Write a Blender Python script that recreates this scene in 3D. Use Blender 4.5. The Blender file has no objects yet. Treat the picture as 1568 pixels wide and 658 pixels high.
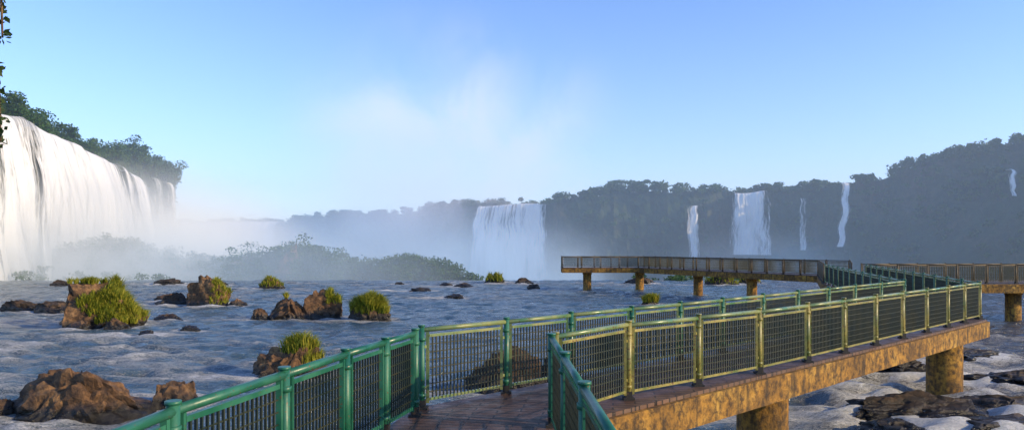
import bpy, math, random
import numpy as np
from mathutils import Vector, noise
random.seed(7); rng=np.random.default_rng(7)
S=bpy.context.scene
S.view_settings.view_transform='Standard'; S.view_settings.look='None'; S.view_settings.exposure=0
SUN_AZ=math.radians(107); SUN_EL=math.radians(20)
# ---------------------------------------------------------------- materials
class NT:
    def __init__(s,name,vol=False):
        s.m=bpy.data.materials.new(name); s.m.use_nodes=True; s.t=s.m.node_tree; s.t.nodes.clear()
        s.out=s.n('ShaderNodeOutputMaterial')
    def n(s,typ,**kw):
        x=s.t.nodes.new(typ)
        for k,v in kw.items(): setattr(x,k,v)
        return x
    def l(s,a,b): s.t.links.new(a,b)
    def noise(s,vec,scale,detail=5,rough=.55,dist=0):
        x=s.n('ShaderNodeTexNoise'); x.inputs['Scale'].default_value=scale; x.inputs['Detail'].default_value=detail
        x.inputs['Roughness'].default_value=rough; x.inputs['Distortion'].default_value=dist
        if vec is not None: s.l(vec,x.inputs['Vector'])
        return x.outputs['Fac']
    def ramp(s,fac,stops):
        x=s.n('ShaderNodeValToRGB'); r=x.color_ramp
        while len(r.elements)<len(stops): r.elements.new(.5)
        for e,(p,c) in zip(r.elements,stops):
            e.position=p; e.color=(c if len(c)==4 else (*c,1)) if not isinstance(c,(int,float)) else (c,c,c,1)
        s.l(fac,x.inputs[0]); return x.outputs[0]
    def math(s,op,a,b=None,clamp=False):
        x=s.n('ShaderNodeMath',operation=op); x.use_clamp=clamp
        for i,v in enumerate((a,b)):
            if v is None: continue
            if isinstance(v,(int,float)): x.inputs[i].default_value=v
            else: s.l(v,x.inputs[i])
        return x.outputs[0]
    def mix(s,f,a,b,mode='MIX'):
        x=s.n('ShaderNodeMix',data_type='RGBA',blend_type=mode)
        for i,v in ((0,f),(6,a),(7,b)):
            if isinstance(v,(int,float)): x.inputs[i].default_value=v
            elif isinstance(v,tuple): x.inputs[i].default_value=(*v,1)
            else: s.l(v,x.inputs[i])
        return x.outputs[2]
    def pos(s,sc=(1,1,1),rot=(0,0,0),uv=False):
        if uv: g=s.n('ShaderNodeUVMap').outputs[0]
        else: g=s.n('ShaderNodeNewGeometry').outputs['Position']
        m=s.n('ShaderNodeMapping'); m.inputs['Scale'].default_value=sc; m.inputs['Rotation'].default_value=rot
        s.l(g,m.inputs[0]); return m.outputs[0]
    def bsdf(s,col,rough=.6,metal=0,bump=None,bstr=.5,bdist=.05,spec=.5,connect=True):
        b=s.n('ShaderNodeBsdfPrincipled')
        for k,v in (('Base Color',col),('Roughness',rough),('Metallic',metal),('Specular IOR Level',spec)):
            if isinstance(v,tuple): b.inputs[k].default_value=(*v,1)
            elif isinstance(v,(int,float)): b.inputs[k].default_value=v
            else: s.l(v,b.inputs[k])
        if bump is not None:
            u=s.n('ShaderNodeBump'); u.inputs['Strength'].default_value=bstr; u.inputs['Distance'].default_value=bdist
            s.l(bump,u.inputs['Height']); s.l(u.outputs[0],b.inputs['Normal'])
        if connect: s.l(b.outputs[0],s.out.inputs[0])
        return b

def paint(name,c1,c2,rust=(.12,.06,.02),amt=.62,rough=.35):
    t=NT(name); p=t.pos(); n1=t.noise(p,2.5,6,.6); n2=t.noise(p,30,4)
    c=t.mix(t.ramp(n1,[(.35,0),(.65,1)]),c1,c2); c=t.mix(t.ramp(n2,[(amt,0),(amt+.08,1)]),c,rust)
    t.bsdf(c,rough=t.ramp(n1,[(.3,rough-.1),(.7,rough+.2)]),bump=n2,bstr=.15,bdist=.01); return t.m
M_green=paint('green_paint',(.010,.095,.055),(.03,.16,.09))
M_olive=paint('olive_paint',(.11,.14,.035),(.32,.26,.06),amt=.56)
M_handr=paint('handrail_paint',(.08,.18,.08),(.25,.26,.09),amt=.60,rough=.28)
M_far=paint('weathered_paint',(.05,.04,.024),(.14,.10,.045),amt=.58,rough=.5)
M_bar=paint('dark_bar_paint',(.010,.020,.012),(.028,.034,.016),amt=.66,rough=.5)
M_brk=paint('bracket_steel',(.01,.012,.012),(.03,.025,.02),rough=.6)
def concrete():
    t=NT('stained_concrete'); p=t.pos(); n1=t.noise(p,.9,8,.65); n2=t.noise(p,7,8,.7); n3=t.noise(t.pos((4,4,.6)),1.5,4)
    c=t.ramp(n1,[(.3,(.10,.05,.014)),(.5,(.40,.20,.03)),(.7,(.54,.32,.06))])
    c=t.mix(t.ramp(n2,[(.42,0),(.60,.92)]),c,(.06,.034,.014))
    c=t.mix(t.ramp(n3,[(.50,0),(.68,.75)]),c,(.035,.024,.014))
    t.bsdf(c,.9,bump=n2,bstr=.9,bdist=.06); return t.m
M_conc=concrete()
def deckm():
    t=NT('deck_boards'); p=t.pos((1,1,1),(0,0,math.radians(8)))
    b=t.n('ShaderNodeTexBrick'); t.l(p,b.inputs[0]); b.inputs['Scale'].default_value=1
    b.inputs['Brick Width'].default_value=.62; b.inputs['Row Height'].default_value=.14; b.inputs['Mortar Size'].default_value=.012
    b.inputs['Color1'].default_value=(.12,.06,.035,1); b.inputs['Color2'].default_value=(.20,.11,.065,1); b.inputs['Mortar'].default_value=(.012,.008,.006,1)
    w=t.n('ShaderNodeTexWave'); t.l(t.pos((1,1,1),(0,0,math.radians(50))),w.inputs[0]); w.inputs['Scale'].default_value=11; w.inputs['Distortion'].default_value=.5
    n=t.noise(t.pos(),3,6,.65)
    c=t.mix(t.ramp(n,[(.35,.0),(.7,.7)]),b.outputs[0],(.035,.022,.016))
    h=t.math('ADD',t.math('MULTIPLY',w.outputs['Fac'],.4),t.math('MULTIPLY',b.outputs['Fac'],-1.))
    t.bsdf(c,rough=t.ramp(n,[(.35,.3),(.6,.6)]),bump=h,bstr=.6,bdist=.02); return t.m
M_deck=deckm()
def rockm(name,cols,wet=True):
    t=NT(name); p=t.pos(); n1=t.noise(p,.9,9,.65); n2=t.noise(p,5,9,.7)
    c=t.ramp(n1,[(.3,cols[0]),(.5,cols[1]),(.68,cols[2])])
    c=t.mix(t.ramp(n2,[(.42,0),(.6,.8)]),c,cols[0])
    if wet:
        sp=t.n('ShaderNodeSeparateXYZ'); t.l(t.n('ShaderNodeNewGeometry').outputs['Position'],sp.inputs[0])
        z=t.math('ADD',sp.outputs[2],t.math('MULTIPLY',n2,-.3))
        w=t.ramp(z,[(0.02,1),(.3,0)]); c=t.mix(w,c,(.012,.010,.008))
        r=t.ramp(z,[(.02,.25),(.3,.9)])
    else: r=.95
    h=t.math('ADD',t.math('MULTIPLY',n2,.7),t.math('MULTIPLY',n1,.8))
    t.bsdf(c,r,bump=h,bstr=.9,bdist=.16); return t.m
M_rock=rockm('basalt_rock',((.035,.02,.012),(.20,.105,.045),(.36,.21,.09)))
M_rockd=rockm('wet_basalt_rock',((.012,.010,.008),(.07,.04,.02),(.16,.095,.045)))
def cliffm():
    t=NT('cliff_rock'); n1=t.noise(t.pos((1,1,.5)),.08,9,.65); n2=t.noise(t.pos((1,1,.35)),.6,8,.7)
    c=t.ramp(n1,[(.35,(.02,.06,.015)),(.5,(.035,.07,.022)),(.65,(.10,.085,.045))])
    c=t.mix(t.ramp(n2,[(.4,0),(.6,.8)]),c,(.018,.038,.014))
    t.bsdf(c,.95,bump=n2,bstr=1,bdist=1.2); return t.m
M_cliff=cliffm()
def leafm(name,c1,c2,c3,trans=.25):
    t=NT(name); g=t.n('ShaderNodeNewGeometry'); n=t.noise(t.pos(),.35,3)
    f=t.math('ADD',t.math('MULTIPLY',g.outputs['Random Per Island'],.6),t.math('MULTIPLY',n,.5))
    c=t.ramp(f,[(.2,c1),(.5,c2),(.85,c3)])
    b=t.bsdf(c,.6,connect=False,spec=.25); tr=t.n('ShaderNodeBsdfTranslucent'); t.l(c,tr.inputs[0])
    m=t.n('ShaderNodeMixShader'); m.inputs[0].default_value=trans; t.l(b.outputs[0],m.inputs[1]); t.l(tr.outputs[0],m.inputs[2]); t.l(m.outputs[0],t.out.inputs[0]); return t.m
M_leaf=leafm('forest_foliage',(.015,.055,.010),(.04,.11,.018),(.09,.14,.025),.3)
M_leafn=leafm('near_foliage',(.01,.03,.008),(.02,.05,.012),(.05,.08,.02))
M_grass=leafm('river_grass',(.08,.13,.012),(.24,.27,.025),(.44,.38,.05),.4)
def fallm():
    t=NT('falling_water')
    a=t.noise(t.pos((1.3,.10,1),uv=True),1,6,.6,.3); b=t.noise(t.pos((.28,.03,1),uv=True),1,4,.5,.2); c3=t.noise(t.pos((5,.5,1),uv=True),1,4,.6)
    at=t.n('ShaderNodeAttribute',attribute_name='edge').outputs['Fac']
    s=t.math('ADD',t.math('MULTIPLY',a,.55),t.math('MULTIPLY',b,.45))
    col=t.ramp(s,[(.34,(.50,.53,.53)),(.46,(.82,.83,.82)),(.58,(.95,.95,.93))])
    al=t.math('ADD',t.math('MULTIPLY',t.math('SUBTRACT',s,.5),3.6),at)
    al=t.math('ADD',al,t.math('MULTIPLY',t.math('SUBTRACT',c3,.5),1.2))
    al=t.ramp(al,[(.15,0),(.7,1)])
    bs=t.bsdf(col,.8,bump=t.math('ADD',s,t.math('MULTIPLY',c3,.3)),bstr=.6,bdist=.6,connect=False)
    tl=t.n('ShaderNodeBsdfTranslucent'); t.l(col,tl.inputs[0]); m0=t.n('ShaderNodeMixShader'); m0.inputs[0].default_value=.2; t.l(bs.outputs[0],m0.inputs[1]); t.l(tl.outputs[0],m0.inputs[2])
    tr=t.n('ShaderNodeBsdfTransparent'); m=t.n('ShaderNodeMixShader'); t.l(al,m.inputs[0]); t.l(tr.outputs[0],m.inputs[1]); t.l(m0.outputs[0],m.inputs[2]); t.l(m.outputs[0],t.out.inputs[0]); return t.m
M_fall=fallm()
def waterm():
    t=NT('river_water'); p=t.pos((.55,1.2,1))
    n1=t.noise(p,1.1,8,.66,.8); n2=t.noise(p,4.5,7,.65,.5); n3=t.noise(t.pos((.10,.35,1)),1,8,.7,.8)
    at=t.n('ShaderNodeAttribute',attribute_name='foam').outputs['Fac']
    n4=t.noise(t.pos((.7,1.9,1)),1.2,10,.78,1.4); n5=t.noise(t.pos((1.2,2.4,1)),6,7,.75,1.4)
    f=t.math('ADD',t.math('ADD',t.math('MULTIPLY',n4,.62),t.math('MULTIPLY',n3,.42)),at)
    f=t.math('ADD',f,t.math('MULTIPLY',t.math('SUBTRACT',n5,.5),.75))
    fo=t.ramp(f,[(.645,0),(.72,.4),(.86,1)])
    base=t.mix(t.ramp(n1,[(.38,0),(.60,1)]),(.013,.048,.075),(.085,.145,.18))
    # shallow water over the basalt shelf to the right is brown
    sp=t.n('ShaderNodeSeparateXYZ'); t.l(t.n('ShaderNodeNewGeometry').outputs['Position'],sp.inputs[0])
    k=t.n('ShaderNodeMapRange'); t.l(t.math('SUBTRACT',sp.outputs[0],t.math('MULTIPLY',sp.outputs[1],.35)),k.inputs[0]); k.inputs[1].default_value=-2; k.inputs[2].default_value=4; 
    base=t.mix(t.math('MULTIPLY',k.outputs[0],.75),base,(.07,.05,.03))
    foamc=t.mix(t.ramp(n5,[(.35,0),(.58,1)]),(.50,.56,.58),(.90,.90,.88))
    c=t.mix(fo,base,foamc)
    r=t.ramp(f,[(.55,.08),(.82,.8)])
    h=t.math('ADD',t.math('MULTIPLY',n1,1.3),t.math('MULTIPLY',n2,.5))
    h=t.math('ADD',h,t.math('MULTIPLY',t.math('MULTIPLY',fo,n5),.6))
    t.bsdf(c,r,bump=h,bstr=.9,bdist=.34,spec=.9); return t.m
M_water=waterm()
def groundm():
    t=NT('gorge_ground'); n=t.noise(t.pos(),.03,6); t.bsdf(t.ramp(n,[(.4,(.03,.05,.02)),(.6,(.06,.07,.06))]),.8); return t.m
M_ground=groundm()

# ---------------------------------------------------------------- mesh helpers
def new_obj(name,verts,faces,mats,midx=None,smooth=False,parent=None):
    me=bpy.data.meshes.new(name); me.from_pydata([tuple(v) for v in verts],[],[tuple(f) for f in faces])
    for m in (mats if isinstance(mats,list) else [mats]): me.materials.append(m)
    if midx is not None: me.polygons.foreach_set('material_index',midx)
    if smooth is True: me.polygons.foreach_set('use_smooth',[True]*len(me.polygons))
    elif smooth is not False: me.polygons.foreach_set('use_smooth',smooth)
    me.update(); o=bpy.data.objects.new(name,me); S.collection.objects.link(o)
    if parent: o.parent=parent
    return o
def empty(name):
    o=bpy.data.objects.new(name,None); S.collection.objects.link(o); return o
class MB:
    def __init__(s): s.v=[];s.f=[];s.m=[];s.s=[]
    def tube(s,a,b,r,mi=0,n=8,cap=True):
        a=Vector(a);b=Vector(b);d=(b-a).normalized(); up=Vector((0,0,1)) if abs(d.z)<.9 else Vector((1,0,0))
        x=d.cross(up).normalized(); y=d.cross(x); k=len(s.v)
        for q in (a,b):
            for i in range(n):
                t=2*math.pi*i/n; s.v.append(q+x*r*math.cos(t)+y*r*math.sin(t))
        for i in range(n):
            j=(i+1)%n; s.f.append((k+i,k+j,k+n+j,k+n+i)); s.m.append(mi); s.s.append(True)
        if cap:
            s.f.append(tuple(k+i for i in range(n))[::-1]); s.f.append(tuple(k+n+i for i in range(n))); s.m+= [mi,mi]; s.s+=[False,False]
    def bar(s,a,b,w,h,mi=0,up=(0,0,1)):
        a=Vector(a);b=Vector(b);d=(b-a).normalized(); u=Vector(up)
        if abs(d.dot(u))>.95: u=Vector((1,0,0))
        x=d.cross(u).normalized(); y=x.cross(d).normalized(); k=len(s.v)
        for q in (a,b):
            for sx,sy in ((-1,-1),(1,-1),(1,1),(-1,1)): s.v.append(q+x*w/2*sx+y*h/2*sy)
        for f in ((0,1,2,3),(7,6,5,4),(0,4,5,1),(1,5,6,2),(2,6,7,3),(3,7,4,0)):
            s.f.append(tuple(k+i for i in f)); s.m.append(mi); s.s.append(False)
    def obj(s,name,mats,parent=None): return new_obj(name,s.v,s.f,mats,s.m,s.s,parent)

DZ=2.25
def railing(pts,mats,fine=True,spacing=None,name='metal_railing',z=DZ,R=1.0):
    if spacing:
        q=[pts[0]]
        for a,b in zip(pts[:-1],pts[1:]):
            L=math.dist(a,b); n=max(1,round(L/spacing))
            q+=[(a[0]+(b[0]-a[0])*i/n,a[1]+(b[1]-a[1])*i/n) for i in range(1,n+1)]
        pts=q
    root=empty(name); P=MB(); H=MB(); F=MB(); I=MB(); n=10 if fine else 6
    rj=random.Random(len(pts)*7+int(pts[0][0]*10))
    for i,(x,y) in enumerate(pts):
        jx,jy=rj.uniform(-.008,.008),rj.uniform(-.008,.008)
        P.tube((x,y,z-.12),(x+jx,y+jy,z+1.13),.042*R,0,n)
        P.tube((x+jx,y+jy,z+1.13),(x+jx,y+jy,z+1.155),.05*R,0,n)
        if fine:
            P.tube((x,y,z+.93),(x,y,z+.98),.052*R,0,n); P.tube((x,y,z+.16),(x,y,z+.21),.052*R,0,n)
        P.bar((x,y,z-.02),(x,y,z+.03),.19,.16,1); P.bar((x,y,z+.03),(x,y,z+.12),.12,.10,1)
    for a,b in zip(pts[:-1],pts[1:]):
        A=Vector((*a,0));B=Vector((*b,0));d=(B-A).normalized();L=(B-A).length
        dz=rj.uniform(-.006,.006)
        def q(t,h): return Vector((A.x+d.x*t,A.y+d.y*t,z+h+dz))
        H.tube(q(.0,1.085),q(L,1.085),.034*R,0,n)
        e=.095; w=.042*R
        F.bar(q(e,.07),q(e,1.05),w,w); F.bar(q(L-e,.07),q(L-e,1.05),w,w)
        F.bar(q(e+w/2,1.0),q(L-e-w/2,1.0),w*.9,w*.9); F.bar(q(e+w/2,.12),q(L-e-w/2,.12),w*.9,w*.9)
        for hh in (.28,.85):
            F.bar(q(.0,hh),q(e,hh),.02,.04); F.bar(q(L-e,hh),q(L,hh),.02,.04)
        sp=.062 if fine else .10; nb=int((L-2*e-w)/sp)
        for k in range(1,nb):
            t=e+w/2+(L-2*e-w)*k/nb
            I.bar(q(t,.135),q(t,.985),.020,.016 if fine else .03,up=tuple(d))
        for hh in ((.22,.33,.44,.55,.66,.77,.88) if fine else (.3,.5,.7,.88)):
            I.bar(q(e+w/2,hh),q(L-e-w/2,hh),.010,.013 if fine else .02)
    P.obj('posts',[mats[0],M_brk],root); H.obj('handrail',[mats[1]],root); F.obj('frames',[mats[2]],root); I.obj('infill_bars',[M_bar],root)
    return root
# ---------------------------------------------------------------- walkway
Ledge=[(-2.9,-6),(-2.62,3),(-1.42,9.95),(12.45,23.25),(18.3,42.4),(22.5,53),(19.4,58.5),(16.4,64.3),(12.6,71.5),(5,71.5)]
Redge=[(.85,-6),(.78,3),(.62,8.9),(14.4,21.65),(20.7,41.8),(25.2,53.2),(21.2,60),(18,66),(13.6,73.6),(5,73.6)]
def strip(name,L,R,z0,z1,mat,inset=0,parent=None):
    v=[];f=[]
    for (lx,ly),(rx,ry) in zip(L,R):
        dx,dy=rx-lx,ry-ly; D=math.hypot(dx,dy); ux,uy=dx/D*inset,dy/D*inset
        l=(lx+ux,ly+uy); r=(rx-ux,ry-uy)
        v+=[(*l,z1),(*r,z1),(*r,z0),(*l,z0)]
    n=len(L)
    for i in range(n-1):
        a=4*i;b=a+4
        for j in range(4):
            k=(j+1)%4; f.append((a+j,b+j,b+k,a+k))
    f.append((0,1,2,3)); e=4*(n-1); f.append((e+3,e+2,e+1,e))
    return new_obj(name,v,f,mat,parent=parent)
walk=empty('river_walkway')
strip('concrete_beam',Ledge,Redge,1.74,2.19,M_conc,0,walk)
strip('deck',Ledge,Redge,2.194,DZ,M_deck,.07,walk)
LB=[(20.9,43.9),(70,45)]; RB=[(20.9,41.8),(70,42.6)]
strip('branch_beam',LB,RB,1.70,2.185,M_conc,0,walk); strip('branch_deck',LB,RB,2.19,DZ-.004,M_deck,.07,walk)
pl=MB()
def pillar(x,y,r=.5):
    pl.tube((x,y,-3),(x,y,1.55),r,0,28); pl.tube((x,y,1.55),(x,y,1.735),r*1.12,0,28)
for x,y in [(5.05,14.5),(13.3,22.1),(-.8,5),(16.5,32),(19.4,42.2),(23.6,53)]: pillar(x,y)
for x,y in [(19.9,59.6),(17,65.6),(12.9,72.6),(7.6,72.6),(30,43),(40,43.2),(50,43.4),(60,43.6)]: pillar(x,y,.42)
pl.obj('pillars',[M_conc],walk)
G=(M_green,M_green,M_green); O=(M_olive,M_handr,M_olive); FM=(M_far,M_far,M_far); GG=(M_green,M_handr,M_handr)
railing([(-2.72,1.0),(-2.62,2.5),(-2.5,3.9),(-2.39,5.06),(-2.05,6.49),(-1.77,7.67),(-1.52,8.6),(-1.28,9.5)],G,R=1.15)
railing([(-1.24,9.9),(-.09,10.95),(.98,11.95),(2.17,13.05),(3.3,14.1),(4.45,15.2),(5.75,16.45),(7.04,17.7),(8.35,18.95),(9.64,20.2),(11.1,21.6),(12.6,23.05)],GG)
railing([(.68,.5),(.66,2.3),(.62,4.1),(.58,5.8),(.54,7.4),(.5,8.95)],G,R=1.15)
railing([(.56,9.1),(1.70,10.5),(2.98,11.5),(4.34,12.6),(5.7,13.85),(6.95,15.02),(8.2,16.2),(9.45,17.37),(10.7,18.54),(11.95,19.7),(13.1,20.8),(14.2,21.8)],O)
railing([(12.6,23.2),(18.4,42.2)],GG,False,1.75)
railing([(14.25,21.95),(20.55,41.7)],GG,False,1.75)
railing([(18.4,42.4),(22.6,53),(19.5,58.5),(16.5,64.3),(12.6,71.65),(5.05,71.65)],FM,False,1.75)
railing([(20.8,44.0),(25,53.2),(21.1,60),(17.9,66),(13.5,73.5),(5.05,73.5),(5.05,71.8)],FM,False,1.75)
railing([(20.8,41.95),(68,42.75)],FM,False,1.75)
railing([(21.3,43.8),(68,44.8)],FM,False,1.75)

# ---------------------------------------------------------------- rocks
rocks=[]
def rock(x,y,w,d,h,seed,mat=M_rock,sub=5,rough=1.0,z0=0.0,rot=0):
    import bmesh
    rr=random.Random(seed*13+1)
    bm=bmesh.new(); bmesh.ops.create_icosphere(bm,subdivisions=sub,radius=1)
    pls=[]
    for _ in range(16):
        n=Vector((rr.gauss(0,1),rr.gauss(0,1),abs(rr.gauss(0,.8)))).normalized(); pls.append((n,rr.uniform(.55,.88)))
    s=Vector((seed*3.7,seed*1.9,seed*.7))
    for v in bm.verts:
        p=v.co.copy(); f=1+.42*rough*noise.fractal(p*1.1+s,1,2,3)
        q=p*f
        for n,dd in pls:
            k=q.dot(n)-dd
            if k>0: q-=n*k*.85
        rg=1-abs(noise.noise(p*2.6+s))*2
        q*=1.12-.16*rough*rg+.12*rough*noise.fractal(p*4+s,1,2,3)+.06*rough*noise.fractal(p*12+s,1,2,3)
        zz=q.z if q.z>0 else q.z*.7
        v.co=Vector((x+q.x*w/2*1.1,y+q.y*d/2*1.1,z0+zz*h*1.15-h*.10))
    me=bpy.data.meshes.new('river_rock'); bm.to_mesh(me); bm.free(); me.materials.append(mat)
    o=bpy.data.objects.new('river_rock',me); S.collection.objects.link(o); rocks.append((x,y,w/2,d/2,h)); return o
def grass(o,n,ln,wd,pred,name='grass_tuft',drop=1.0):
    me=o.data; fs=[p for p in me.polygons if p.normal.z>.15 and p.center.z>.12 and pred(p.center)]
    v=[];f=[]
    if not fs: return
    ar=np.array([p.area for p in fs]); idx=rng.choice(len(fs),n,p=ar/ar.sum())
    for i in idx:
        p=fs[i]; c=p.center+Vector(rng.normal(0,.03,3)); a=rng.uniform(0,2*math.pi); l=ln*rng.uniform(.5,1.2)*(1.0+.5*noise.noise(c*2))
        out=Vector((math.cos(a),math.sin(a),0))*.55+Vector((p.normal.x,p.normal.y,0))*.5*drop
        sd=Vector((-math.sin(a+1),math.cos(a+1),0))*wd
        m=c+out*l*.35+Vector((0,0,l*.62)); t=c+out*l*.95+Vector((0,0,l*.78)); k=len(v)
        v+=[c-sd,c+sd,m+sd*.7,m-sd*.7,t]; f+=[(k,k+1,k+2,k+3),(k+3,k+2,k+4)]
    return new_obj(name,v,f,M_grass)
T=lambda c:True
r=rock(-11.7,19.4,4.6,2.6,1.25,1); rock(-9.5,20.4,1.3,1.1,.85,31,sub=4); rock(-13.6,19.2,.9,.8,.5,32,sub=4)
r=rock(-23.5,41,5.4,3.8,3.1,3); grass(r,6200,.5,.022,lambda c:c.x>-23.5+.5*math.sin(c.z*4) and (c.z<2.3 or c.x>-22.8)); grass(r,900,.35,.022,lambda c:c.z>2.3,)
rock(-21.4,38.9,1.3,1.1,.7,33,sub=4); rock(-23.3,38.6,1.4,1,.5,34,sub=4)
r=rock(-22.6,54,3.2,2.4,1.9,5); grass(r,800,.4,.03,lambda c:c.x>-22.3)
rock(-25.6,55,2.3,1.6,1.1,6,M_rockd,4); rock(-20.4,53.5,1.5,1.2,.5,7,sub=4); rock(-27.6,58,3,1.6,.6,8,sub=4)
rock(-21,43.5,1.9,1.2,.42,9,M_rock,4); rock(-31,49,4,2,.8,10,M_rockd,4); rock(-34,50,3,1.8,.7,11,M_rockd,4)
r=rock(-13.8,44.6,2.9,2.2,1.45,12); r2=rock(-12.0,45.2,3.1,2.2,1.75,13); grass(r2,420,.45,.03,lambda c:c.z>.8 and c.x>-11.6); rock(-15.4,44,1.3,1.1,.7,14,sub=4)
grass(r,120,.4,.03,lambda c:c.z>1.2)
r=rock(-8.55,43.5,2.6,1.9,1.3,15,M_rockd); grass(r,4600,.55,.024,lambda c:c.z>.4)
r=rock(-7.75,24.9,3.0,1.8,1.35,16,M_rock); grass(r,600,.6,.016,lambda c:abs(c.x+7.6)<.34 and c.z>.8,drop=.3); grass(r,600,.55,.016,lambda c:abs(c.x+6.85)<.32 and c.z>.4,drop=.3)
rock(-.2,22.8,2.9,2,1.55,17,M_rockd); rock(1.5,24,1.5,1.2,.8,18,M_rockd,4)
r=rock(-25.3,75,3.0,2,1.1,19); grass(r,500,.5,.04,T)
r=rock(10.6,55,1.4,1,.5,20,M_rockd,4); grass(r,900,.6,.03,T)
for i,(x,y,w,h) in enumerate([(-2,86,3,1.1),(1.3,84,2.6,.7),(2.2,74,1.8,.6),(-5.4,78,2.2,.4),(-7.5,80,1.6,.35),(-17,38,1.0,.3),(-18.3,36,.9,.25),(-29,32,1.0,.3),(-5,62,1.8,.3),(-33,80,3,.7),(-40,83,4,.8),(24,82,4,1.2),(28,85,3,.9),(15,85,4,1),(-50,80,3,.6),(-9,71,2.4,.3),(-13,83,1.4,.3)]):
    o=rock(x,y,w,w*.7,h,40+i,M_rockd,4)
    if i in (0,11,12): grass(o,300,.5,.05,T)
for i,(x,y,w,d,h) in enumerate([(10.9,19.3,4.6,2.8,.5),(13.6,19.8,4.2,2.6,.42),(12.2,17.6,3.6,2.2,.35),(9.2,17.4,2.2,1.6,.32),(16.8,23.5,4,2.5,.5),(15.5,16.5,3,2,.3),(14.2,26,2.6,2,.45),(18,29,3,2,.4),(8.8,14.2,2.5,1.5,.25)]):
    rock(x,y,w,d,h,70+i,M_rockd,5,1.1)

# ---------------------------------------------------------------- river
NX,NY=460,620
ys=np.concatenate([np.linspace(-8,6,20,endpoint=False),6*np.power(92/6,np.linspace(0,1,NY-20))])
V=[];FO=[]
R=[(a,b,max(.35,c),max(.35,d),h) for a,b,c,d,h in rocks]+[(5.05,14.5,.5,.5,1),(13.3,22.1,.5,.5,1),(19.9,59.6,.4,.4,1),(17,65.6,.4,.4,1)]
RX=np.array([q[0] for q in R]);RY=np.array([q[1] for q in R]);RW=np.array([q[2] for q in R]);RD=np.array([q[3] for q in R])
sx=np.linspace(-1,1,NX)
for y in ys:
    hw=22+max(0,y)*1.0
    X=sx*hw
    dd=np.sqrt(((X[:,None]-RX)/(RW+.45))**2+((y-RY)/(RD+.45))**2)
    fr=np.clip(1.35-dd,0,.5).max(axis=1)*.42
    dt=np.sqrt(((X[:,None]-RX+RW*1.6+.6)/(RW*2.2+.8))**2+((y-RY+.5)/(RD*.7+.4))**2)
    fr=np.maximum(fr,np.clip(1-dt,0,1).max(axis=1)*.22)
    zone=.40*np.exp(-(((X-14)/6)**2+((y-18)/8)**2))+.18*np.exp(-(((X+15)/7)**2+((y-27)/9)**2))+.14*np.exp(-(((X+26)/16)**2+((y-62)/16)**2))+.08*np.exp(-(((X-4)/12)**2+((y-66)/14)**2))+.26*np.exp(-(((X-17)/9)**2+((y-33)/9)**2))+.16*np.exp(-(((X+14)/6)**2+((y-13)/5)**2))+.10*np.exp(-((y-84)/9)**2)+.08*np.exp(-(((X+4)/7)**2+((y-33)/6)**2))+.20*np.exp(-(((X+21)/5)**2+((y-33)/4)**2))
    for i,x in enumerate(X):
        a=noise.noise(Vector((x*.35,y*.6,0))); b=noise.noise(Vector((x*1.1,y*1.9,3))); amp=.14+.32*zone[i]
        ridge=1-abs(noise.noise(Vector((x*.5,y*1.1,9))))*2
        z=amp*(a*1.0+b*.9)+zone[i]*.55*ridge
        V.append((x,y,z-.05)); FO.append(fr[i]+zone[i]*(.55+1.15*a)+max(0,b-.25)*.22)
for k,(dy,dz) in enumerate([(.5,-.15),(1,-.6),(1.4,-2),(1.7,-6),(1.9,-12.5)]):
    hw=22+92
    for x in sx*hw: V.append((x,92+dy,dz)); FO.append(.25)
rows=len(V)//NX
ii=np.arange(rows-1)[:,None]*NX+np.arange(NX-1)[None,:]; ii=ii.ravel()
F=np.stack([ii,ii+1,ii+NX+1,ii+NX],1).tolist()
river=new_obj('river_water',V,F,M_water,smooth=True)
at=river.data.attributes.new('foam','FLOAT','POINT'); at.data.foreach_set('value',np.array(FO,dtype=np.float32))
new_obj('ground',[(-2500,-600,-12),(2500,-600,-12),(2500,4000,-12),(-2500,4000,-12)],[(0,1,2,3)],M_ground)

# ---------------------------------------------------------------- foliage
def leaves(name,crowns,per,size,mat,flat=.75):
    C=np.array(crowns); n=len(C); c=np.repeat(C,per,axis=0); N=len(c)
    d=rng.normal(size=(N,3)); d/=np.linalg.norm(d,axis=1)[:,None]
    sub=rng.normal(size=(n*5,3)); sub/=np.linalg.norm(sub,axis=1)[:,None]; sub[:,2]=np.abs(sub[:,2])*.6
    k=np.repeat(np.arange(n),per)*5+rng.integers(0,5,N)
    pos=sub[k]*.55+d*(.55*np.power(rng.random(N),.33))[:,None]
    pos[:,2]*=flat; pos=pos*c[:,3:4]+c[:,:3]
    a=rng.normal(size=(N,3)); a/=np.linalg.norm(a,axis=1)[:,None]; b=np.cross(a,rng.normal(size=(N,3))); b/=np.linalg.norm(b,axis=1)[:,None]
    s=(size*rng.uniform(.5,1.3,N))[:,None]
    v=np.stack([pos-a*s,pos+b*s*.6,pos+a*s,pos-b*s*.6],1).reshape(-1,3)
    f=np.arange(4*N).reshape(-1,4)
    return new_obj(name,v.tolist(),f.tolist(),mat)

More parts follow.
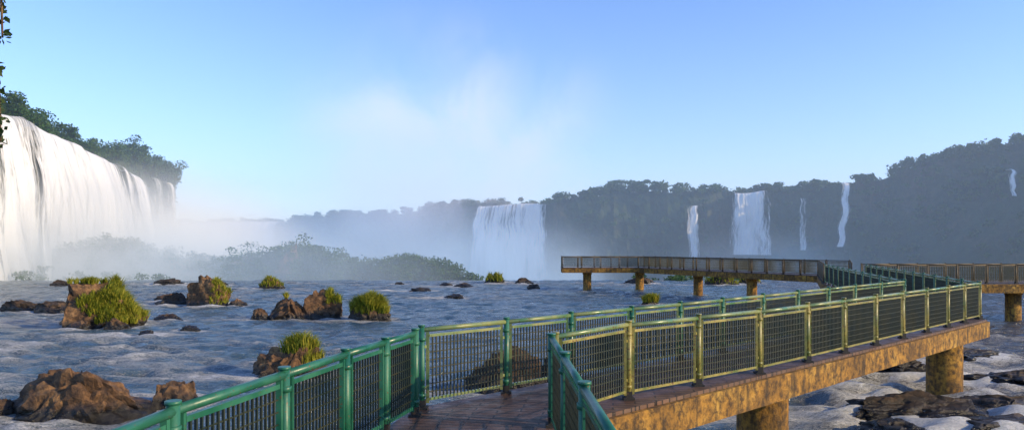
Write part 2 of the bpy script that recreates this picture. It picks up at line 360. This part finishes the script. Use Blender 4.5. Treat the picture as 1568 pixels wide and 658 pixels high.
# ---------------------------------------------------------------- cliffs
def interp(pts,n):
    P=np.array(pts,float); d=np.r_[0,np.cumsum(np.hypot(*(P[1:,:2]-P[:-1,:2]).T))]; u=np.linspace(0,d[-1],n)
    return np.stack([np.interp(u,d,P[:,i]) for i in range(P.shape[1])],1),u
def cliff(name,pts,n,seed,base=-13,treeh=3.0,dens=1.0):
    Q,u=interp(pts,n); tg=np.gradient(Q[:,:2],axis=0)
    k=9; tg=np.stack([np.convolve(np.pad(tg[:,i],k,'edge'),np.ones(2*k+1)/(2*k+1),'valid') for i in (0,1)],1)
    tg/=np.linalg.norm(tg,axis=1)[:,None]; nr=np.stack([tg[:,1],-tg[:,0]],1)
    v=[];prof=[]
    for j in range(46):
        t=j/45
        if t<.12: prof.append(('top',t/.12))
        elif t<.62: prof.append(('wall',(t-.12)/.5))
        else: prof.append(('tal',(t-.62)/.38))
    for i in range(n):
        x,y,zt,tal=Q[i]; nx,ny=nr[i]
        zt+=1.0*noise.noise(Vector((u[i]*.05,seed,0)))+.5*noise.noise(Vector((u[i]*.25,seed,4)))
        ztal=base+(zt-base)*min(.78,.10+tal/75)
        for (kind,s) in prof:
            if kind=='top': off=-70*(1-s)**2; z=zt
            elif kind=='wall': off=1.5*s+.25*tal*s; z=zt+(ztal-zt)*s
            else: off=1.5+.25*tal+(6+tal)*s; z=ztal+(base-ztal)*s**.8
            P=Vector((x+nx*off,y+ny*off,z)); dsp=2.4*noise.fractal(Vector((u[i]*.09,z*.05,seed)),1,2,5)+1.2*noise.fractal(Vector((u[i]*.35,z*.22,seed+5)),1,2,4)
            if kind=='tal': P.z+=1.6*noise.fractal(Vector((P.x*.08,P.y*.08,seed)),1,2,4)
            if kind=='top': dsp*=s; P.z+=.8*noise.fractal(Vector((P.x*.1,P.y*.1,2)),1,2,3)
            P.x+=nx*dsp; P.y+=ny*dsp; v.append(tuple(P))
    J=46; F=[(i*J+j,i*J+j+1,(i+1)*J+j+1,(i+1)*J+j) for i in range(n-1) for j in range(J-1)]
    new_obj(name,v,F,M_cliff,smooth=False)
    crowns=[];bush=[]
    for _ in range(int(u[-1]*1.7*dens)):
        i=rng.integers(0,n-1); j=int(rng.choice([1,2,3,4,4,5,5,5])); p=v[i*J+j]; h=rng.uniform(.3,1)*treeh*(1+.6*noise.noise(Vector((u[i]*.04,7,seed))))
        if rng.random()<.08: h*=1.35
        rr=rng.uniform(1.3,2.8); px,py=p[0]+rng.normal(0,1),p[1]+rng.normal(0,1)
        crowns.append((px,py,p[2]+h-rr*.5,rr)); zz=h-rr*.5-1.2
        while zz>-.5: crowns.append((px+rng.normal(0,.5),py,p[2]+zz+rng.normal(0,.3),rr*.75)); zz-=1.2
    for _ in range(int(u[-1]*3.8*dens)):
        i=rng.integers(0,n-1); tal=Q[i,3]
        j=rng.integers(6,44) if (tal>8) else (rng.integers(28,42) if rng.random()<.5 else rng.integers(5,28))
        if tal<=8 and j<28 and rng.random()<.4: continue
        p=v[i*J+j]; bush.append((p[0],p[1],p[2]+.3,rng.uniform(.9,2.6)))
    return v,Q,u,nr,crowns,bush
mainpts=[(-260,420,15,0),(-163,352,14.5,0),(-108,345,13.5,0),(-97,322,15,2),(-75,308,17,2),(-48.5,290,15,2),(-25,272,18,2),(-12,255,18.8,0),(11.4,245,18.6,0),(16,238,19.5,2),(32.9,232,22,4),(50,231,21.7,5),(66,230,21.5,5),(79,225,20.8,3),(88,220,21.5,6),(97,215,23,16),(108,210,24,26),(118.5,205,27.5,34),(127,200,30,38),(135.8,195,32,42),(152,182,34,45),(190,150,37,45)]
mv,mQ,mu,mn,mc,mb=cliff('gorge_cliff',mainpts,520,3.3)
leftpts=[(-70,55,24,0),(-73,85,23.8,0),(-76,110,23.3,0),(-80.5,140,22.5,0),(-85,165,22,0),(-89,188,21.2,0),(-95,197,20.2,0),(-130,204,17,0)]
lv,lQ,lu,ln,lc,lb=cliff('waterfall_cliff',leftpts,240,9.1,treeh=4.6,dens=2.6)
gaps=[(-14,13),(68,80),(55,60),(94,99)]
def ok(c): return not any(a<c[0]<b for a,b in gaps) 
mc=[c if ok(c) else (c[0],c[1]+7,c[2]-.5,c[3]) for c in mc]
leaves('forest_treeline',mc,120,.42,M_leaf); leaves('cliff_bushes',[c for c in mb if ok(c) or c[2]<-4],90,.42,M_leaf)
lc=[(x-(3 if y<160 else 0),y,z-.2,r) for x,y,z,r in lc]; lb=[c for c in lb if c[1]>158 or rng.random()<.15]
leaves('clifftop_trees',lc,150,.26,M_leaf); leaves('cliff_shrubs',lb,100,.25,M_leaf)

# bush islands
isl=[]
def island(x0,x1,y,hf,n,base=-3.5,rmax=1.9):
    for _ in range(n):
        x=rng.uniform(x0,x1); H=hf(x); h=base+(H-base)*rng.uniform(.55,1); yy=y+rng.normal(0,2.5)
        zz=h-.6
        while zz>base+.3:
            isl.append((x+rng.normal(0,.3),yy-(h-zz)*.25,zz+rng.normal(0,.15),rng.uniform(1.1,rmax))); zz-=1.2
def hprof(x):
    x=x/1.14
    base=1.5+.7*noise.noise(Vector((x*.12,3,0)))+.7*noise.noise(Vector((x*.35,9,0)))
    for c,w,a in ((-57,6.5,4.6),(-36,3.2,3.0),(-29.5,3.2,3.2),(-24.5,4,2.0),(-15,6,1.6),(-50,4,2.0),(-43,3,1.6)): base+=a*math.exp(-((x-c)/w)**2)
    if x>-9: base-=(x+9)*.4
    return base
island(-84,-5,112,hprof,760)
island(-78,-46,98,lambda x:.9+.6*math.sin(x),50,-.8,1.2)
island(16,34,95,lambda x:.6+.4*math.sin(x*.9),40,-.8,1.2)
leaves('island_bushes',isl,80,.20,M_leaf)
for i,(x,y,w,h) in enumerate([(-65,110,15,5.4),(-41,110,6,4.3),(-33.5,109,4.5,5.8),(-50,110,10,3),(-25,110,8,2.4)]):
    rock(x,y,w,4,h*.75+1.8,110+i,M_rock,4,1.0,-2.0)

# ---------------------------------------------------------------- waterfalls
def fall(name,a,b,zt,zb,bow=1.5,nu=60,nv=60,slant=0,edge=.55,flare=0,zt2=None,lip=1.5,jag=.8,holes=0,soft=2.0):
    A=np.array(a,float);B=np.array(b,float);d=B-A;L=np.hypot(*d);d/=L;nr=np.array([d[1],-d[0]])
    v=[];E=[];UV=[];s0=rng.uniform(0,100)
    for i in range(nu+1):
        s=i/nu; top=zt+((zt2-zt)*s if zt2 is not None else 0)+jag*noise.noise(Vector((s*L*.15,s0,0)))
        for j in range(nv+1):
            t=j/nv
            if j<4: off=-lip*(1-j/4); z=top+.1*(1-j/4); tt=0
            else: tt=(j-4)/(nv-4); z=top+(zb-top)*tt**1.1; off=bow*math.sqrt(tt)
            w=(s-.5)*flare*tt*L
            off+=(1.3*noise.fractal(Vector((s*L*.25,tt*1.2,s0)),1,2,4)+.35*noise.fractal(Vector((s*L*1.5,tt*5,s0)),1,2,3))*(.4+tt)
            wob=.25*noise.noise(Vector((tt*5,s0,1)))*min(L,4)
            p=A+d*(s*L+w+slant*tt**1.7+wob)+nr*off
            v.append((p[0],p[1],z)); e=min(s,1-s)*L
            E.append(edge+.12*tt-.75*max(0,1-e/soft)+holes*1.6*noise.noise(Vector((s*L*.16,tt*.8,s0)))); UV.append((s*L+s0,z))
    J=nv+1; F=[(i*J+j,i*J+j+1,(i+1)*J+j+1,(i+1)*J+j) for i in range(nu) for j in range(nv)]
    o=new_obj(name,v,F,M_fall,smooth=True)
    uv=o.data.uv_layers.new(name='UVMap'); li=np.zeros(len(o.data.loops),dtype=int); o.data.loops.foreach_get('vertex_index',li)
    uv.data.foreach_set('uv',np.array(UV)[li].ravel()); at=o.data.attributes.new('edge','FLOAT','POINT'); at.data.foreach_set('value',np.array(E,dtype=np.float32)); return o
fall('waterfall',(-69.0,60),(-73.0,108),23.4,-12,4,120,60,edge=.66,lip=5,holes=.32)
fall('waterfall',(-72.8,106),(-78.4,142),23.0,-12,5.5,120,60,edge=.95,zt2=20.6,lip=5,flare=.12,soft=3,holes=.2)
fall('waterfall',(-78.2,142),(-83,162),20.4,-12,5,70,50,edge=.38,zt2=19.0,holes=.45,lip=4)
fall('waterfall',(-83,163),(-86.4,184),20.0,-12,3,60,50,edge=.12,holes=.5,lip=4)
fall('waterfall',(-12.6,251),(11.4,241.5),18.2,-12,3,110,60,edge=.72,flare=.12,lip=4,holes=.2)
fall('waterfall',(-152,334),(-106,326),15.2,-12,6,90,30,edge=1.1,lip=14,jag=.4)
fall('waterfall',(-176,350),(-152,336),14.8,-12,6,40,30,edge=.9,lip=14,jag=.4)
fall('waterfall',(68.8,224),(79.0,220.5),20.9,1.5,2.5,60,50,edge=.78,flare=.18,lip=5,holes=.2,soft=2)
fall('waterfall',(55.0,226.5),(58.8,226.3),17.0,0,1.5,24,50,edge=.65,lip=4,soft=1.3)
fall('waterfall',(95.6,208.5),(98.0,207.8),22.6,4,5,20,60,edge=.75,slant=-2.4,lip=6,jag=.2,soft=1)
fall('waterfall',(128.3,186),(130.1,185.4),24.0,17,3,12,20,edge=.7,lip=4,soft=.8)
fall('waterfall',(86,216),(88.5,215),18.5,3,2,20,40,edge=.15,holes=.4,lip=4,soft=.8)

# ---------------------------------------------------------------- near tree (left edge)
tr=empty('tree'); tb=MB()
def limb(pts,r0,r1):
    n=len(pts)-1
    for i in range(n):
        a,b=Vector(pts[i]),Vector(pts[i+1]); ra=r0+(r1-r0)*i/n; rb=r0+(r1-r0)*(i+1)/n; k=len(tb.v)
        tb.tube(a,b,ra,0,8,False)
        for q in range(8):
            vv=tb.v[k+8+q]; tb.v[k+8+q]=b+(vv-b)*(rb/ra)
limb([(-9.3,8.4,-.6),(-9.2,8.4,2),(-9.0,8.5,5),(-8.9,8.5,8),(-8.7,8.4,11)],.26,.1)
tw=[]
for z0,ln_,x1 in ((8.3,1.5,-5.66),(6.75,1.1,-5.68)):
    pp=[(-8.9,8.5,z0-.5),(-7.4,8.3,z0+.35),(-6.5,8.1,z0+.2),(x1-.05,8,z0-.3),(x1,7.98,z0-ln_)]
    limb(pp,.05,.01); a=np.array(pp[1:])
    for t in np.linspace(0,1,22):
        p=[np.interp(t*3,[0,1,2,3],a[:,i]) for i in range(3)]; tw.append((p[0]-.04,p[1],p[2],.13))
tb.obj('trunk_and_limbs',[M_rock],tr)
cr=[(-9.4+rng.normal(0,.8),9+rng.normal(0,1.0),10.0+rng.normal(0,1.3),1.0) for _ in range(40)]
cr=[c for c in cr if c[0]<-8.5]
lo=leaves('hanging_leaves',tw,26,.042,M_leafn,1.0); lo.parent=tr
lo=leaves('crown_leaves',cr,150,.08,M_leafn,.8); lo.parent=tr

# ---------------------------------------------------------------- mist
def volm(name,col,dens,glow,noisy=False,scale=.03,aniso=.2,rate=2.2,lo=.35,hi=.75):
    t=NT(name); vs=t.n('ShaderNodeVolumeScatter'); vs.inputs['Color'].default_value=(*col,1); vs.inputs['Anisotropy'].default_value=aniso
    em=t.n('ShaderNodeEmission'); em.inputs[0].default_value=(*glow,1); ad=t.n('ShaderNodeAddShader'); t.l(vs.outputs[0],ad.inputs[0]); t.l(em.outputs[0],ad.inputs[1])  # added emission brightens the vapour, standing in for multiple scattering
    if noisy:
        tc=t.n('ShaderNodeTexCoord').outputs['Object']; ln=t.n('ShaderNodeVectorMath',operation='LENGTH'); t.l(tc,ln.inputs[0])
        fo=t.n('ShaderNodeMapRange',interpolation_type='SMOOTHERSTEP'); t.l(ln.outputs['Value'],fo.inputs[0]); fo.inputs[1].default_value=1.0; fo.inputs[2].default_value=.1; fo.inputs[3].default_value=0; fo.inputs[4].default_value=1
        n=t.noise(t.pos(),scale,4,.6,.4); nn=t.n('ShaderNodeMapRange'); t.l(n,nn.inputs[0]); nn.inputs[1].default_value=lo; nn.inputs[2].default_value=hi
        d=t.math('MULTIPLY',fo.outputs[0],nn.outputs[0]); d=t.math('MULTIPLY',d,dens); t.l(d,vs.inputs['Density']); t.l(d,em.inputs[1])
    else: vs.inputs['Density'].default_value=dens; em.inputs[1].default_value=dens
    t.l(ad.outputs[0],t.out.inputs['Volume']); t.m.cycles.volume_step_rate=rate; t.m.cycles.homogeneous_volume=not noisy; return t.m
def boxobj(name,x0,x1,y0,y1,z0,z1,mat):
    v=[(x,y,z) for z in (z0,z1) for x,y in ((x0,y0),(x1,y0),(x1,y1),(x0,y1))]
    return new_obj(name,v,[(3,2,1,0),(4,5,6,7),(0,1,5,4),(1,2,6,5),(2,3,7,6),(3,0,4,7)],mat)
boxobj('river_haze',-420,420,84,520,-11.9,48,volm('glowing_haze',(.8,.9,1.0),.0021,(.03,.12,.27),aniso=.1))  # second colour is the bluish glow added to the haze
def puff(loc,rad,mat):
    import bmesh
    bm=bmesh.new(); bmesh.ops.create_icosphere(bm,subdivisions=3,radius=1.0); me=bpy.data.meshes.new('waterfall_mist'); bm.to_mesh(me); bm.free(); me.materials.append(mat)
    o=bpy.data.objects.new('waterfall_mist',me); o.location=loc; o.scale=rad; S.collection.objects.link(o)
puff((-64,125,-3),(34,60,26),volm('glowing_mist_a',(1,1,1),.20,(.42,.41,.38),True,.06,lo=.3))  # second colour of each puff is its added glow
puff((-46,100,-1),(60,24,12),volm('glowing_mist_g',(1,1,1),.075,(.17,.27,.38),True,.06,lo=.25))
puff((-50,228,-2),(105,90,30),volm('glowing_mist_b',(.97,.98,1),.026,(.18,.32,.52),True,.03))
puff((-2,222,-8),(50,44,24),volm('glowing_mist_c',(1,1,1),.07,(.16,.30,.48),True,.05))
puff((-22,265,44),(76,60,56),volm('glowing_mist_d',(1,.82,.82),.050,(.36,.34,.44),True,.024,lo=.43,hi=.74))
puff((72,205,-6),(46,30,20),volm('glowing_mist_e',(.97,.98,1),.03,(.07,.17,.32),True,.04))

# ---------------------------------------------------------------- world, sun, camera
w=bpy.data.worlds.new('World'); S.world=w; w.use_nodes=True; nt=w.node_tree; bg=nt.nodes['Background']
sk=nt.nodes.new('ShaderNodeTexSky'); sk.sky_type='NISHITA'; sk.sun_disc=False; sk.sun_elevation=SUN_EL; sk.sun_rotation=SUN_AZ; sk.air_density=1.0; sk.dust_density=.2; sk.ozone_density=2.0
mx=nt.nodes.new('ShaderNodeMix'); mx.data_type='RGBA'; mx.blend_type='MULTIPLY'; mx.inputs[0].default_value=1; mx.inputs[7].default_value=(1.3,1.52,2.1,1)
nt.links.new(sk.outputs[0],mx.inputs[6]); nt.links.new(mx.outputs[2],bg.inputs[0]); bg.inputs[1].default_value=.135
sd=bpy.data.lights.new('sun','SUN'); sd.energy=5; sd.angle=math.radians(.5); sd.color=(1,.76,.42); so=bpy.data.objects.new('sun',sd); S.collection.objects.link(so)
dv=Vector((math.sin(SUN_AZ)*math.cos(SUN_EL),math.cos(SUN_AZ)*math.cos(SUN_EL),math.sin(SUN_EL))); so.rotation_euler=dv.to_track_quat('Z','Y').to_euler(); so.location=(30,-20,30)
cd=bpy.data.cameras.new('camera'); cd.sensor_width=36; cd.lens=1100/1568*36; cd.shift_y=46/1568; cd.clip_end=6000; cd.clip_start=.05
co=bpy.data.objects.new('camera',cd); S.collection.objects.link(co); co.location=(0,0,4.5); co.rotation_euler=(math.radians(90),0,0); S.camera=co
